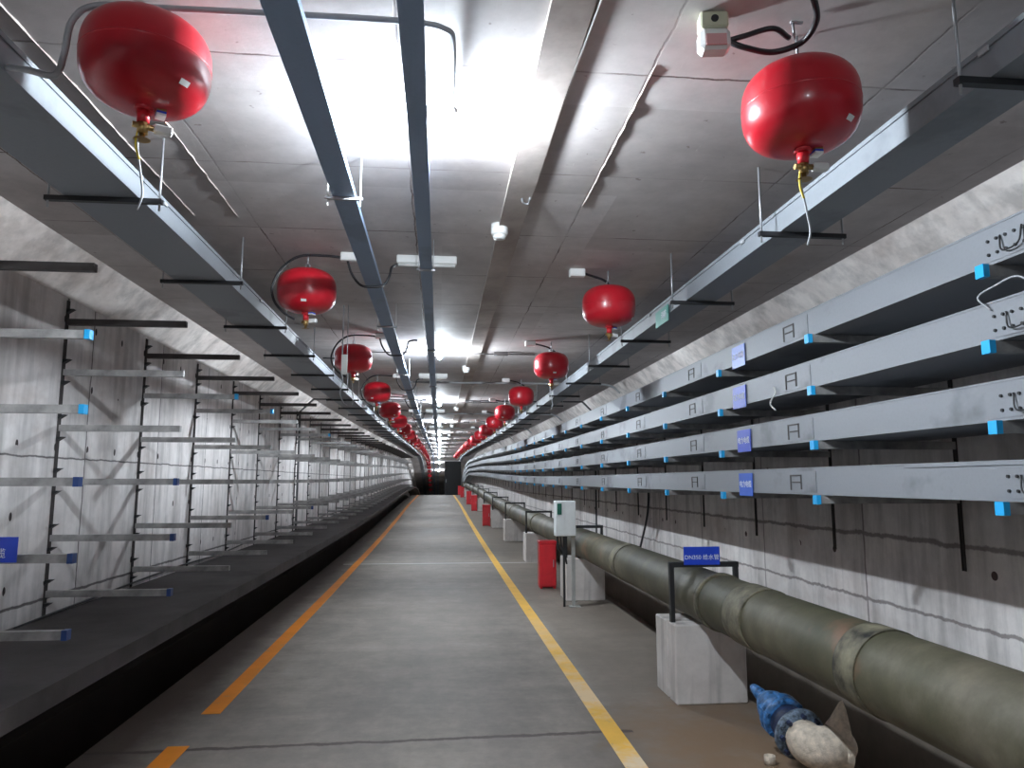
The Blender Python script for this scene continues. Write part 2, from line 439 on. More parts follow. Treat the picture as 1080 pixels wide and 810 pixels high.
# board downstand and formwork fins on the ceiling
struct('trim_5', MB().sweep([(.33, HC-.022), (.47, HC-.014), (.47, HC+.01), (.33, HC+.01)], stations(-7.9, 60)), M['ridge'], 'shallow concrete strip along the middle of the ceiling')
def fin(name, x0, ya, yb, label, h=.009):
    mb = MB(); n = int((yb-ya)/.05); pv = []
    for i in range(n+1):
        y = ya+(yb-ya)*i/n; hh = h*(.35+.65*random.random()) if 0 < i < n else .002
        xx = x0+random.uniform(-.003, .003); w = random.uniform(.0015, .004)
        pv += [(xx-w, y, HC+.004), (xx, y, HC-hh), (xx+w, y, HC+.004)]
    fs = []
    for i in range(n): fs += [(3*i, 3*i+1, 3*i+4, 3*i+3), (3*i+1, 3*i+2, 3*i+5, 3*i+4)]
    mb.add(pv, fs); struct(name, mb, M['ridge'], label)
fin('trim_6', .765, 2.45, 3.85, 'ragged concrete fin on the ceiling beside the right row')
fin('trim_7', -1.40, .9, 4.2, 'ragged pale concrete fin on the ceiling above left tray', .008)
fin('trim_8', -1.16, 2.6, 4.2, 'thin ragged concrete fin on the ceiling near left tank', .008)

# yellow lines
def strip(name, x0, x1, ya, yb, mat, label):
    o = MB().sweep([(x0, .0005), (x1, .0005), (x1, .003), (x0, .003)], stations(ya, yb, 1.0)).build(name, mat)
    return tag(o, label, 'floor marking')
strip('yellow_line', 1.00, 1.12, 1.0, 80, M['yr'], 'yellow line painted on the floor along the right of the walkway')
strip('yellow_line', -1.52, -1.40, 5.22, 80, M['yl'], 'long orange yellow floor line along the left of the walkway')
strip('yellow_line', -1.52, -1.40, 2.4, 4.62, M['yl'], 'short end piece of yellow line at lower left past the crack')

# ------------------------------------------------------------------ cable trays, right wall
RA = [0.84, 0.54, 0.23, -0.075]   # tray undersides above the eye
TX = 2.14
names4 = ['topmost', 'second from top', 'third from top', 'lowest']
joints = [Yd(c, TX, .3) for c in (2.80, 4.49, 6.25, 7.95, 9.7, 11.5, 13.2)]
while joints[-1] < 50: joints.append(joints[-1]+1.77)
jp_me = MB().box(-.003, .002, -.24, .10, .012, .135).mesh('joint_plate', M['tray'])
bolt_me = MB().tube([(-.006, 0, 0), (.002, 0, 0)], .0065, 8).mesh('bolt', M['black'])
wire_me = MB().tube(smooth_path([(-.008, -.05, .105), (-.02, -.04, .04), (-.02, .04, .035), (-.008, .06, .10)], 5), .0035, 6).mesh('ground_wire', M['black'])
mark_me = MB().box(-.0045, 0, -.075, -.065, .03, .115).box(-.0045, 0, .055, .065, .025, .115).box(-.0045, 0, -.075, .065, .108, .116).box(-.0045, 0, -.075, .04, .068, .075).mesh('joint_clip', M['post'])
def putmesh(name, me, parent, loc, scale=None):
    o = bpy.data.objects.new(name, me); COL.objects.link(o); o.parent = parent; o.location = loc
    if scale: o.scale = scale
    return o
for i, zb in enumerate(RA):
    z0 = CH+zb; z1 = z0+.15; ysr = stations(-7.5, 88, 1.5)
    t = thing('cable_tray', 'galvanised cable tray on the right wall, %s of the four' % names4[i], 'cable tray', group='trays stacked on the right wall')
    # U channel walls and floor
    MB().sweep([(TX, z0), (TX+.58, z0), (TX+.58, z1), (TX+.565, z1), (TX+.565, z0+.012), (TX+.012, z0+.012), (TX+.012, z1), (TX, z1)], ysr).build('channel', M['tray'], t)
    if i == 3:
        MB().sweep([(TX-.006, z1-.012), (TX+.59, z1-.012), (TX+.59, z1+.006), (TX-.006, z1+.006)], stations(-7.5, 3.25, 1.5)).build('cover', M['tray'], t)
        MB().sweep([(TX-.003, z1-.001), (TX+.585, z1-.001), (TX+.585, z1+.007), (TX-.003, z1+.007)], stations(3.25, 88, 1.5)).build('cover', M['tray'], t)
    else:
        MB().sweep([(TX-.003, z1-.001), (TX+.585, z1-.001), (TX+.585, z1+.007), (TX-.003, z1+.007)], ysr).build('cover', M['tray'], t)
    for k, y in enumerate(joints[:22]):
        z = z0+zo(y)
        putmesh('joint_plate', jp_me, t, (TX, y, z))
        if k == 0:
            [putmesh('bolt', bolt_me, t, (TX-.004, y-.20+q*.045, z+zz)) for q in range(6) for zz in (.04, .095)]
            putmesh('ground_wire', wire_me, t, (TX, y-.1, z))
        elif k < 12:
            putmesh('joint_clip', mark_me, t, (TX-.003, y, z))

# loose wire loop on second tray and wire under
w = MB().tube(smooth_path([(TX-.01, 2.62, CH+.66), (TX-.03, 2.66, CH+.72), (TX+.0, 2.60, CH+.755), (TX-.03, 2.45, CH+.75), (TX-.012, 2.38, CH+.68)], 6), .004, 6).build('loose_wire', M['lconduit'])
tag(w, 'loop of pale wire sticking up from the second tray at right edge', 'wire')
w = MB().tube(smooth_path([(TX-.008, 4.52, CH+.60), (TX-.012, 4.50, CH+.56), (TX-.02, 4.56, CH+.50), (TX-.015, 4.50, CH+.45)], 6), .005, 6).build('loose_wire', M['wconduit'])
tag(w, 'short cream wire dangling below the second tray', 'wire')

# rack posts with arms
def arm_mesh(L, side, tip, mat, h=.042):
    # cantilever: c channel, deeper at the wall
    mb = MB(); s = side
    h0 = h*1.0
    pts = [(0, -.02, 0), (s*L, -.02, 0), (s*L, -.02, -h), (0, -.02, -h0)]
    vs = pts+[(x, .02, z) for x, _, z in pts]
    mb.add(vs, [(0,1,2,3), (7,6,5,4), (0,4,5,1), (1,5,6,2), (2,6,7,3), (3,7,4,0)])
    return mb.mesh('support_arm', mat)
def cap_mesh(L, side, mat, h=.042):
    a, b2 = sorted((side*(L-.022), side*(L+.004)))
    return MB().box(a, b2, -.0225, .0225, -h-.003, .003).mesh('end_cap', mat)
def post_mesh(zlo, zhi, s=1):
    mb = MB().box(-.021, -.017, -.012, .012, zlo, zhi)
    mb.box(-.018, -.008, -.012, -.009, zlo, zhi).box(-.018, -.008, .009, .012, zlo, zhi)
    mb.v = [(x*s, y, z) for x, y, z in mb.v]
    return mb.mesh('slotted_post', M['post'])
def wedge_mesh(side):
    return MB().add([(0, -.022, 0), (0, .022, 0), (side*.045, .022, 0), (side*.045, -.022, 0), (0, -.022, -.03), (0, .022, -.03)],
                    [(0,1,2,3), (0,4,5,1), (3,2,5,4), (0,3,4), (1,5,2)]).mesh('arm_bracket', M['black'])
# left racks
LR = [1.09, .74, .36, 0.0, -.37, -.73]
aml = arm_mesh(.785, 1, 0, M['arm']); cml = cap_mesh(.785, 1, M['cap']); cmd = cap_mesh(.785, 1, M['capd']); pml = post_mesh(.62, 2.74); wml = wedge_mesh(1)
n = 1; y = 5.27-1.39
aml_d = arm_mesh(.785, 1, 0, M['post'])
while y < 56:
    if n >= 36: break
    z = zo(y)
    loc = (WL+.021, y, z)
    t = thing('cable_rack', 'left wall cable rack of six steel arms, %s along from the camera' % ordw(n-1) if n > 1 else 'left wall cable rack of six steel arms, nearest the camera',
              'cable rack', loc, 'racks of bare arms on the left wall')
    putmesh('slotted_post', pml, t, (0, 0, 0))
    for r, zz in enumerate(LR):
        a = putmesh('support_arm', aml_d if r == 0 else aml, t, (-.005, 0, CH+zz+.02))
        if (n, r) in ((1, 1), (1, 2), (3, 1), (4, 1), (0, 1), (0, 2), (7, 1)): putmesh('end_cap', cml, a, (0, 0, 0))
        elif (n < 3 and r >= 3) or (n in (4, 6) and r == 4): putmesh('end_cap', cmd, a, (0, 0, 0))
        if n < 10:
            putmesh('arm_bracket', wml, t, (-.015, 0, CH+zz-.06)); putmesh('arm_bracket', wml, t, (-.015, 0, CH+zz+.09))
    y += 1.39; n += 1
# right racks
amr = arm_mesh(.825, -1, 0, M['arm'], .045); cmr = cap_mesh(.825, -1, M['cap'], .045); pmr = post_mesh(1.0, 2.72, -1); wmr = wedge_mesh(-1)
n = 0; y = 2.62
while y < 56 and n < 36:
    z = zo(y)
    t = thing('cable_rack', ('right wall rack carrying the four trays, %s from the camera' % ordw(n)) if n else 'right wall rack carrying the four trays, nearest the camera',
              'cable rack', (WR-.021, y, z), 'racks under the trays on the right wall')
    putmesh('slotted_post', pmr, t, (0, 0, 0))
    for r, zz in enumerate(RA):
        a = putmesh('support_arm', amr, t, (.005, 0, CH+zz-.002))
        if n < 14: putmesh('end_cap', cmr, a, (-.022, 0, -.001))
    y += 1.38; n += 1

# ------------------------------------------------------------------ overhead trays
def otray(x0, x1, zb, zt, mat, label, name='cable_tray', group=None, lip=True, ya=-7.5, yb=88, lipside=1):
    t = thing(name, label, 'cable tray', group=group)
    MB().sweep([(x0, zb), (x1, zb), (x1, zt), (x0, zt)], stations(ya, yb, 1.5)).build('channel', mat, t)
    if lip:
        e = .006
        MB().sweep([(x0-e, zt-.014), (x1+e, zt-.014), (x1+e, zt+.004), (x0-e, zt+.004)], stations(ya, yb, 1.5)).build('cover', mat, t)
    return t
LT = (-1.62, -1.31, CH+1.22, CH+1.32); RT = (1.60, 1.80, CH+1.18, CH+1.285)
tl = otray(*LT, M['otray'], 'wide grey overhead tray hanging along the left side')
tr = otray(*RT, M['otray'], 'narrower grey overhead tray hanging along the right side')
tp = otray(-.505, -.402, CH+1.304, CH+1.335, M['duct'], 'slim blue grey tray hung left of the lamps', lip=False)
td = otray(-.133, -.059, CH+1.31, CH+1.319, M['duct'], 'slimmest blue grey tray hung just beside the lamps', lip=False)
lat = MB().box(-.001, .005, -.02, .02, -.028, -.01).mesh('latch', M['lconduit'])
for i in range(14):
    y = 1.6+1.9*i; putmesh('latch', lat, tl, (-1.304, y, LT[3]+zo(y)))
    y = 1.9+1.77*i; putmesh('latch', lat, tr, (RT[0]-.011, y, RT[3]+zo(y)))

def hanger_row(x0, x1, zb, ys_, what, group, matbar, rodmat, w=.022, rr=.005):
    xm = (x0+x1)/2; hw = (x1-x0)/2
    bar = MB().box(-hw, hw, -w*.6, w*.6, zb-w, zb-.001).mesh('crossbar', matbar)
    r = MB().tube([(0, 0, zb-w-.03), (0, 0, HC)], rr, 6).mesh('hanger_rod', rodmat)
    for i, y in enumerate(ys_):
        lab = ('%s, %s from the camera' % (what, ordw(i))) if i else what+', nearest the camera'
        t = thing('trapeze_hanger', lab, 'hanger', (xm, y, zo(y)), group)
        putmesh('crossbar', bar, t, (0, 0, 0))
        putmesh('hanger_rod', r, t, (-hw+.012, 0, 0)); putmesh('hanger_rod', r, t, (hw-.012, 0, 0))
hl = [Yd(3.2, -1.45, 1.2)+1.34*i for i in range(0, 36)]
hanger_row(-1.70, -1.215, CH+1.22, hl, 'black trapeze hanger under the left overhead tray', 'hangers of the left overhead tray', M['black'], M['rod'])
hr = [Yd(2.2, 1.7, 1.2)+1.36*i for i in range(36)]
hanger_row(1.50, 1.93, CH+1.18, hr, 'black trapeze hanger under the right overhead tray', 'hangers of the right overhead tray', M['black'], M['rod'])
hp = [Yd(3.42, -.46, 1.33)+2.87*i for i in range(14)]
hanger_row(-.54, -.367, CH+1.304, hp, 'light clip hanger holding the slim tray left of the lamps', 'hangers of the slim tray', M['lconduit'], M['wconduit'], .014, .004)
hd = [Yd(4.6, -.1, 1.33)+2.87*i for i in range(14)]
hanger_row(-.155, -.04, CH+1.31, hd, 'small hanger holding the slimmest tray by the lamps', 'hangers of the slimmest tray', M['lconduit'], M['rod'], .012, .003)

# ------------------------------------------------------------------ red hanging tanks
R, H = .19, .145
def tank_proto():
    t = thing('hanging_tank', '', 'fire extinguisher')
    prof = []
    for i in range(25):
        a = -math.pi/2+math.pi*i/24
        ca, sa = math.cos(a), math.sin(a); ex = 2/2.8
        r = R*abs(ca)**ex; z = H*math.copysign(abs(sa)**ex, sa)
        prof.append((max(r, .012), z))
    mb = MB().lathe(prof, 48)
    mb.build('tank_shell', M['red'], t)
    MB().lathe([(R*.998, -.004), (R*1.004, -.002), (R*1.004, .002), (R*.998, .004)], 48).build('weld_seam', M['red'], t)
    for q, cm in enumerate((M['brass'], M['bsign'], M['white'])):
        MB().box(.034, .062, -.02, .02, -H-.004-q*.007, -H+.003-q*.007).build('tag_stripe', cm, t)
    v = MB().lathe([(.028, -H-.012), (.028, -H+.012)], 16); v.lathe([(.018, -H-.05), (.020, -H-.012)], 12)
    v.build('valve_neck', M['redbox'], t)
    vb = MB().lathe([(.016, -H-.085), (.016, -H-.045)], 10).tube([(-.03, 0, -H-.06), (.035, 0, -H-.06)], .010, 8)
    vb.lathe([(.026, -H-.104), (.008, -H-.100), (.008, -H-.085)], 12)
    vb.build('valve', M['brass'], t)
    MB().box(.03, .085, -.012, .012, -H-.072, -H-.045, bev=.004).build('gauge', M['white'], t)
    hk = MB()
    hk.tube([(.018*math.cos(a), 0, H+.02+.018*math.sin(a)) for a in [2*math.pi*i/12 for i in range(13)]], .005, 6)
    hk.tube([(0, 0, H+.036), (0, 0, CH+1.5-(CH+1.24))], .005, 6)
    hk.lathe([(.02, H-.012), (.02, H+.004)], 12)
    hk.build('eye_hook', M['rod'], t)
    # label sticker, wraps the lower shell
    def surf(a, zf, off=.002):
        sa = zf; r = R*(1-abs(sa)**2.8)**(1/2.8)+off
        return (r*math.cos(a), r*math.sin(a), H*sa - off)
    vs = [surf(-1.1+.05*i, -.62-.05*j) for j in range(3) for i in range(5)]
    fs = [(j*5+i, j*5+i+1, j*5+i+6, j*5+i+5) for j in range(2) for i in range(4)]
    o = MB().add(vs, fs).build('sticker', M['white'], t)
    return t
proto = tank_proto()
pk = kids(proto); CH_CACHE[proto.name] = pk
wire_r = MB().tube(smooth_path([(-.01, 0, -H-.06), (-.012, 0, -H-.12), (.004, 0, -H-.22), (.012, .0, -H-.28), (.0, 0, -H-.33)], 5), .0035, 6).mesh('trailing_wire', M['lconduit'])
wire_s = MB().tube(smooth_path([(-.01, 0, -H-.06), (-.016, 0, -H-.12), (-.004, 0, -H-.17)], 5), .004, 6).mesh('trailing_wire', M['yellowwire'])
tankR = [Yd(c, 1.19, 1.24) for c in (2.48, 5.28, 7.98, 10.9, 13.6, 16.1)]
while tankR[-1] < 50: tankR.append(tankR[-1]+2.78)
tankL = [Yd(c, -.88, 1.24) for c in (2.32, 4.86, 7.52, 10.4, 13.1)]
while tankL[-1] < 78: tankL.append(tankL[-1]+2.74)
first = True
for side, arr, X, ZC in (('right', tankR, 1.19, 1.265), ('left', tankL, -.88, 1.235)):
    for i, y in enumerate(arr):
        if first: t = proto; first = False
        else: t = copy_tree(proto)
        for c in ([] if i else [0]): pass
        t.location = (X, y, CH+1.24+zo(y)); t.rotation_euler = (0, 0, [0, .6, -.5, 1.1, -.9][(i+(side == 'left')) % 5] if i else (0 if side == 'right' else .5))
        t['label'] = 'round red extinguisher tank hanging in the %s row, %s the camera' % (side, 'nearest' if i == 0 else ordw(i)+' from')
        t['group'] = 'red tanks hanging in the %s row' % side; t['category'] = 'fire extinguisher'
        if i == 0 and side == 'left': t.location = P(155, 68, Y=y)
        if i in (0, 2): putmesh('trailing_wire', wire_r, t, (0, 0, 0))
        if i == 0: putmesh('trailing_wire', wire_s, t, (0, 0, 0))

# ------------------------------------------------------------------ boxes and hoses by the tanks
def sounder_proto():
    t = thing('alarm_sounder', '', 'alarm box')
    MB().box(-.045, .045, -.03, .03, -.055, 0, bev=.006).build('base', M['cream'], t)
    MB().box(-.048, .05, -.035, .035, -.13, -.056, bev=.014).build('housing', M['white'], t)
    MB().box(-.03, .034, -.039, -.034, -.122, -.085).build('lens', M['pinkwin'], t)
    MB().tube([(-.0, -.034, -.028), (0, -.028, -.028)], .012, 12).build('button', M['black'], t)
    return t
sd = sounder_proto(); sdk = kids(sd)
p = P(752, 35, Z=1.44)
sd.location = (p.x, p.y, HC); sd.rotation_euler = (0, 0, math.radians(-8)); sd['label'] = 'cream and white alarm box with pink lens beside nearest right tank'
s0 = sd.location.copy()
h = MB()
a0 = P(767, 43, Z=1.445)
h.tube(smooth_path([a0, P(785, 38, Z=1.45), P(815, 30, Z=1.45), P(832, 40, Z=1.45)], 10), .009, 10)
h.tube(smooth_path([a0, P(785, 50, Z=1.42), P(815, 55, Z=1.42), P(845, 45, Z=1.43), P(860, 25, Z=1.44), P(860, 5, Z=1.45), P(848, -30, Z=1.47), P(845, -45, Z=1.5)], 10), .010, 10)
tag(h.build('cable_hose', M['hose']), 'black corrugated cable hose looping from alarm box above nearest right tank', 'hose')
# small white clamp
cl = MB().tube([P(836, 24, Z=1.49), P(838, 42, Z=1.44)], .004, 6).box(-.02, .02, -.006, .006, -.003, .003, Matrix.Translation(P(840, 24, Z=1.49)))
tag(cl.build('hose_clip', M['rod']), 'small metal clip holding the black hose above nearest right tank', 'clip')
jb = thing('junction_box', '', 'junction box')
MB().box(-.055, .055, -.03, .03, -.055, 0, bev=.005).build('box_body', M['white'], jb)
MB().box(-.045, .045, -.034, -.03, -.048, -.008).build('box_lid', M['white'], jb)
jbk = kids(jb); CH_CACHE[jb.name] = jbk
fj = True
for i in range(1, 9):
    y = tankR[i]; t = jb if fj else copy_tree(jb); fj = False
    zc = HC+zo(y); t.location = (.96, y-.02, zc)
    t['label'] = 'white junction box on the ceiling beside right tank, %s box from camera' % ordw(i-1); t['group'] = 'junction boxes of the right row'
    o = MB().tube(smooth_path([(1.015, y-.02, zc-.03), (1.09, y+.03, zc-.035), (1.16, y+.05, zc-.05), (1.21, y+.07, zc-.075), (1.25, y+.12, zc-.085)], 6), .009, 6).build('cable_hose', M['hose'])
    tag(o, 'black hose from ceiling box over the right row tank, %s hose from camera' % ordw(i-1), 'hose', 'hoses of the right row')
for i in range(1, 9):
    y = tankL[i]; t = copy_tree(jb); zc = HC+zo(y); zt = CH+1.24+zo(y)
    t.location = (-.61, y-.02, zc)
    t['label'] = 'white junction box on the ceiling beside left tank, %s box from camera' % ordw(i-1); t['group'] = 'junction boxes of the left row'
    o = MB().tube(smooth_path([(-.665, y-.02, zc-.03), (-.78, y-.02, zc-.022), (-.93, y-.02, zc-.03), (-1.04, y, zc-.10), (-1.10, y, zt+.04), (-1.09, y, zt-.06), (-1.03, y, zt-.14), (-.95, y, zt-.19)], 6), .009, 6)
    o.tube(smooth_path([(-.62, y-.02, zc-.05), (-.59, y-.02, zc-.14), (-.53, y-.02, zc-.215), (-.45, y-.02, zc-.225), (-.38, y-.02, zc-.21), (-.345, y-.02, zc-.15), (-.33, y, zc-.08), (-.28, y, zc-.06), (-.24, y, zc-.06)], 6), .009, 6)
    tag(o.build('cable_hose', M['hose']), 'black hose looping around the left row tank, %s hose from camera' % ordw(i-1), 'hose', 'hoses of the left row')
# sensor plate on rods left
t = thing('hanging_sensor', 'white plate hanging on two thin rods by the third left tank', 'sensor', P(363, 395, X=-.81))
b0 = t.location
MB().tube([(-.02, 0, .0), (-.02, 0, HC-b0.z)], .006, 6).build('hanger_rod', M['lconduit'], t)
MB().tube([(.02, 0, .0), (.02, 0, HC-b0.z)], .004, 6).build('hanger_rod', M['rod'], t)
MB().box(-.025, .025, -.012, -.006, .0, .17).build('white_plate', M['white'], t)
MB().tube(smooth_path([(-.02, 0, 0), (-.01, 0, -.08), (-.03, 0, -.16), (.0, 0, -.24), (.03, 0, -.26)], 5), .006, 6).build('cable', M['lconduit'], t)

# ------------------------------------------------------------------ lamps
lampY = [Yd(3.0, 0, 1.41)+5.5*i for i in range(-1, 13)]
lp = thing('ceiling_lamp', '', 'lamp')
MB().lathe([(.045, -.03), (.06, -.02), (.06, 0)], 20).build('lamp_base', M['lconduit'], lp)
SB = Matrix.Translation((0, 0, -.09)) @ Matrix.Diagonal((1, 3.2, 1, 1))
MB().lathe([(.002, -.028), (.014, -.025), (.024, -.014), (.028, 0), (.024, .014), (.014, .025), (.002, .028)], 12, SB).build('bulb', M['glow'], lp)
MB().lathe([(.02, -.065), (.02, -.028)], 14).build('socket', M['white'], lp)
MB().box(-.20, -.15, -.03, .03, -.06, 0, bev=.006).build('side_box', M['lconduit'], lp)
MB().tube([(-.16, 0, -.012), (-.05, 0, -.012)], .009, 8).build('stem', M['lconduit'], lp)
CH_CACHE[lp.name] = kids(lp)
for i, y in enumerate(lampY):
    t = lp if i == 0 else copy_tree(lp, skip=('side_box', 'stem') if i == 1 else ())
    t.location = (-.01, y, HC+zo(y)); t['group'] = 'lit lamps along the ceiling'
    t['label'] = 'glowing white ceiling lamp, behind the camera' if i == 0 else 'glowing white ceiling lamp beside the slimmest tray, %s ahead' % ordw(i-1)
fx = thing('tube_fixture', '', 'lamp')
MB().box(-.20, .20, -.025, .025, -.055, 0, bev=.006).build('fixture_body', M['white'], fx)
MB().tube([(-.19, 0, -.062), (.19, 0, -.062)], .012, 8).build('tube', M['white'], fx)
CH_CACHE[fx.name] = kids(fx)
for i in range(9):
    y = Yd(4.96, -.1, 1.45)+5.5*i
    t = fx if i == 0 else copy_tree(fx)
    t.location = (-.10, y, HC+zo(y)); t['label'] = 'unlit white tube fixture set across the ceiling, %s one ahead' % ordw(i); t['group'] = 'unlit tube fixtures'

# smoke detectors
dt = thing('smoke_detector', '', 'smoke detector')
MB().lathe([(.020, -.06), (.035, -.055), (.04, -.035)], 16).build('sensing_head', M['white'], dt)
MB().lathe([(.045, -.035), (.05, -.02), (.05, .03)], 20).build('detector_base', M['white'], dt)
CH_CACHE[dt.name] = kids(dt)
for i, cz in enumerate((4.35, 9.7, 15.2, 20.6, 26)):
    y = Yd(cz, .33, 1.44); t = dt if i == 0 else copy_tree(dt)
    t.location = (.335, y, HC-.03+zo(y)); t['label'] = 'round white smoke detector on the ceiling strip, %s ahead' % ordw(i); t['group'] = 'smoke detectors'
hook = MB().tube(smooth_path([P(551, 205, Z=1.5), P(551, 213, Z=1.47), P(557, 215, Z=1.47), P(559, 209, Z=1.48)], 5), .005, 6)
tag(hook.build('ceiling_hook', M['rod']), 'small metal hook at the end of thin white ceiling conduit', 'hook')
o = MB().tube([(.50, -2, HC-.006), (.50, 1.5, HC-.006), tuple(P(553, 215, Z=1.494))], .006, 6).build('thin_conduit', M['wconduit'])
tag(o, 'thin white conduit running along the ceiling right of the lamp glow', 'conduit')

# transverse conduits
y = P(250, 15, Z=1.45).y
pts = [P(2, 70, X=-1.33), P(30, 74, X=-1.22), P(58, 79, X=-1.14), P(68, 55, X=-1.13), P(76, 22, X=-1.12), (-1.07, y, HC-.05), (-.9, y, HC-.045), (-.5, y, HC-.04), (-.15, y, HC-.04), (.0, y+.02, HC-.045), (.03, y+.12, HC-.05), (.03, lampY[1]-.05, HC-.05)]
o = MB().tube(smooth_path(pts, 6), .010, 8).build('cross_conduit', M['lconduit'])
tag(o, 'grey conduit crossing the ceiling above nearest left tank to the lamp', 'conduit')
for i in range(2, 8):
    y = lampY[i]+.12; z = HC+zo(y)
    mb = MB().tube(smooth_path([(-1.30, y-.2, z-.14), (-1.12, y-.2, z-.14), (-1.06, y-.1, z-.10), (-1.05, y, z-.03), (-.9, y, z-.028), (-.2, y, z-.028)], 5), .008, 6)
    mb.tube([(-.2, y, z-.028), (1.1, y, z-.028)], .008, 6)
    mb.box(.62, .78, y-.03, y+.02, z-.045, z-.004)
    tag(mb.build('cross_conduit', M['post']), 'dark conduit crossing the ceiling at a lamp, %s one ahead' % ordw(i-2), 'conduit', 'dark cross conduits at the lamps')
for i in range(5):
    y = Yd(11.2, 1, 1.47)+5.5*i; z = HC+zo(y)
    mb = MB().tube(smooth_path([(-.55, y, z-.03), (0, y, z-.03), (1, y, z-.03), (2.3, y, z-.03), (2.6, y, z-.05), (2.75, y, z-.16)], 5), .016, 8)
    tag(mb.build('cross_pipe', M['lconduit']), 'pale grey pipe crossing the ceiling to the right haunch, %s one ahead' % ordw(i), 'pipe', 'pale cross pipes')

# ------------------------------------------------------------------ water pipe on plinths
PX, PZ, PR = 1.875, .708, .178
t = thing('water_pipe', 'long mossy green grey water pipe on plinths along the right wall', 'pipe', (PX, 0, 0))
def ring(r, n=48): return [(r*math.cos(2*math.pi*i/n), PZ+r*math.sin(2*math.pi*i/n)) for i in range(n)]
o = MB(); o.sweep(ring(PR), stations(-7.6, 88, 1.0)); o.sm = [len(f) == 4 for f in o.f]
o.build('pipe_shell', M['pipe'], t)
pedY = [Yd(5.1, 1.62, -1)+4.4*i for i in range(0, 12)]
for ya, yb, rr in [(3.0, 3.16, .006), (4.16, 4.42, .007), (4.85, 4.90, .012), (7.2, 7.4, .006), (10.6, 10.8, .006), (13.8, 14.0, .012), (18, 18.2, .01), (23, 23.2, .01)]:
    o = MB(); o.sweep(ring(PR+rr), [ya, ya+.02, yb-.02, yb]); o.sm = [len(f) == 4 for f in o.f]; o.build('collar', M['collar'], t)
pd = thing('concrete_plinth', '', 'plinth')
bm_ = MB().box(0, .50, .16, .42, 0, .525, bev=.008).box(0, .50, -.04, .12, 0, .525, bev=.008).box(.02, .48, .11, .17, 0, .50)
bm_.build('block', M['ped'], pd)
sad = MB()
for i in range(13):
    a = math.pi*(1.18+.64*i/12); pass
CH_CACHE[pd.name] = kids(pd)
cp = thing('pipe_clamp', '', 'pipe clamp')
MB().box(-.015, .015, -.02, .02, 0, .41).build('leg', M['black'], cp)
o = MB().box(-.015, .015, -.02, .02, 0, .41).build('leg', M['black'], cp, (.47, 0, 0))
MB().box(-.016, .487, -.022, .022, .38, .415).build('top_bar', M['black'], cp)
CH_CACHE[cp.name] = kids(cp)
for i, y in enumerate(pedY):
    z = zo(y)
    a = pd if i == 0 else copy_tree(pd); b_ = cp if i == 0 else copy_tree(cp)
    a.location = (1.62, y, z); b_.location = (1.642, y+.08, z+.52)
    w_ = '%s the camera' % ('nearest' if i == 0 else ordw(i)+' from')
    a['label'] = 'whitewashed concrete plinth under the water pipe, '+w_; a['group'] = 'plinths under the water pipe'
    b_['label'] = 'black square clamp over the water pipe, '+w_; b_['group'] = 'clamps over the water pipe'

# text helper
def text_mesh(s, size, mat, name='lettering'):
    c = bpy.data.curves.new(name, 'FONT'); c.body = s; c.size = size; c.align_x = 'CENTER'; c.align_y = 'CENTER'; c.extrude = .0006
    o = bpy.data.objects.new('tmp', c); COL.objects.link(o)
    dg = bpy.context.evaluated_depsgraph_get(); me = bpy.data.meshes.new_from_object(o.evaluated_get(dg))
    bpy.data.objects.remove(o); me.name = name; me.materials.clear(); me.materials.append(mat); return me
def sign(name, label, loc, w, h, mat, txt, tsize, facing, ty=0, tx=0, rz=0):
    # facing 'x-' sign lies in the YZ plane looking to -X, 'y-' looks at the camera
    t = thing(name, label, 'sign', loc)
    MB().box(-w/2, w/2, 0, .004, -h/2, h/2).build('panel', mat, t)
    me = text_mesh(txt, tsize, M['text']); o = putmesh('lettering', me, t, (tx, -.002, ty)); o.rotation_euler = (math.pi/2, 0, 0)
    t.rotation_euler = (0, 0, (-math.pi/2 if facing == 'x-' else 0)+rz); return t
for i, (px, py) in enumerate(((779, 376), (780, 419), (785, 465), (787, 511))):
    p = P(px, py, X=TX-.006)
    sign('tray_sign', 'small blue square sign with white writing on the %s right tray' % names4[i], (TX-.01, p.y, p.z), .225, .155, M['bsign'] if i in (1, 2) else M['bsignl'], '电力电缆', .05, 'x-')
p = P(740, 586, Y=pedY[0]+.055)
sign('pipe_sign', 'blue sign with white writing standing on the nearest pipe clamp', (p.x, pedY[0]+.052, .96+.02), .262, .125, M['bsign'], 'DN350 给水管', .040, 'y-', ty=-.012)
p = P(699, 334, X=1.59)
sign('tray_sign', 'small green sign with white writing on the right overhead tray', (RT[0]-.018, p.y, p.z), .30, .115, M['gsign'], '消防', .06, 'x-', tx=.05)
p = P(3, 581, Y=5.27-1.39-.045)
sign('rack_sign', 'blue sign with white writing hanging on the left cable rack', (p.x-.085, p.y, p.z+.005), .30, .12, M['bsign'], '高压电缆', .05, 'y-', ty=-.02)

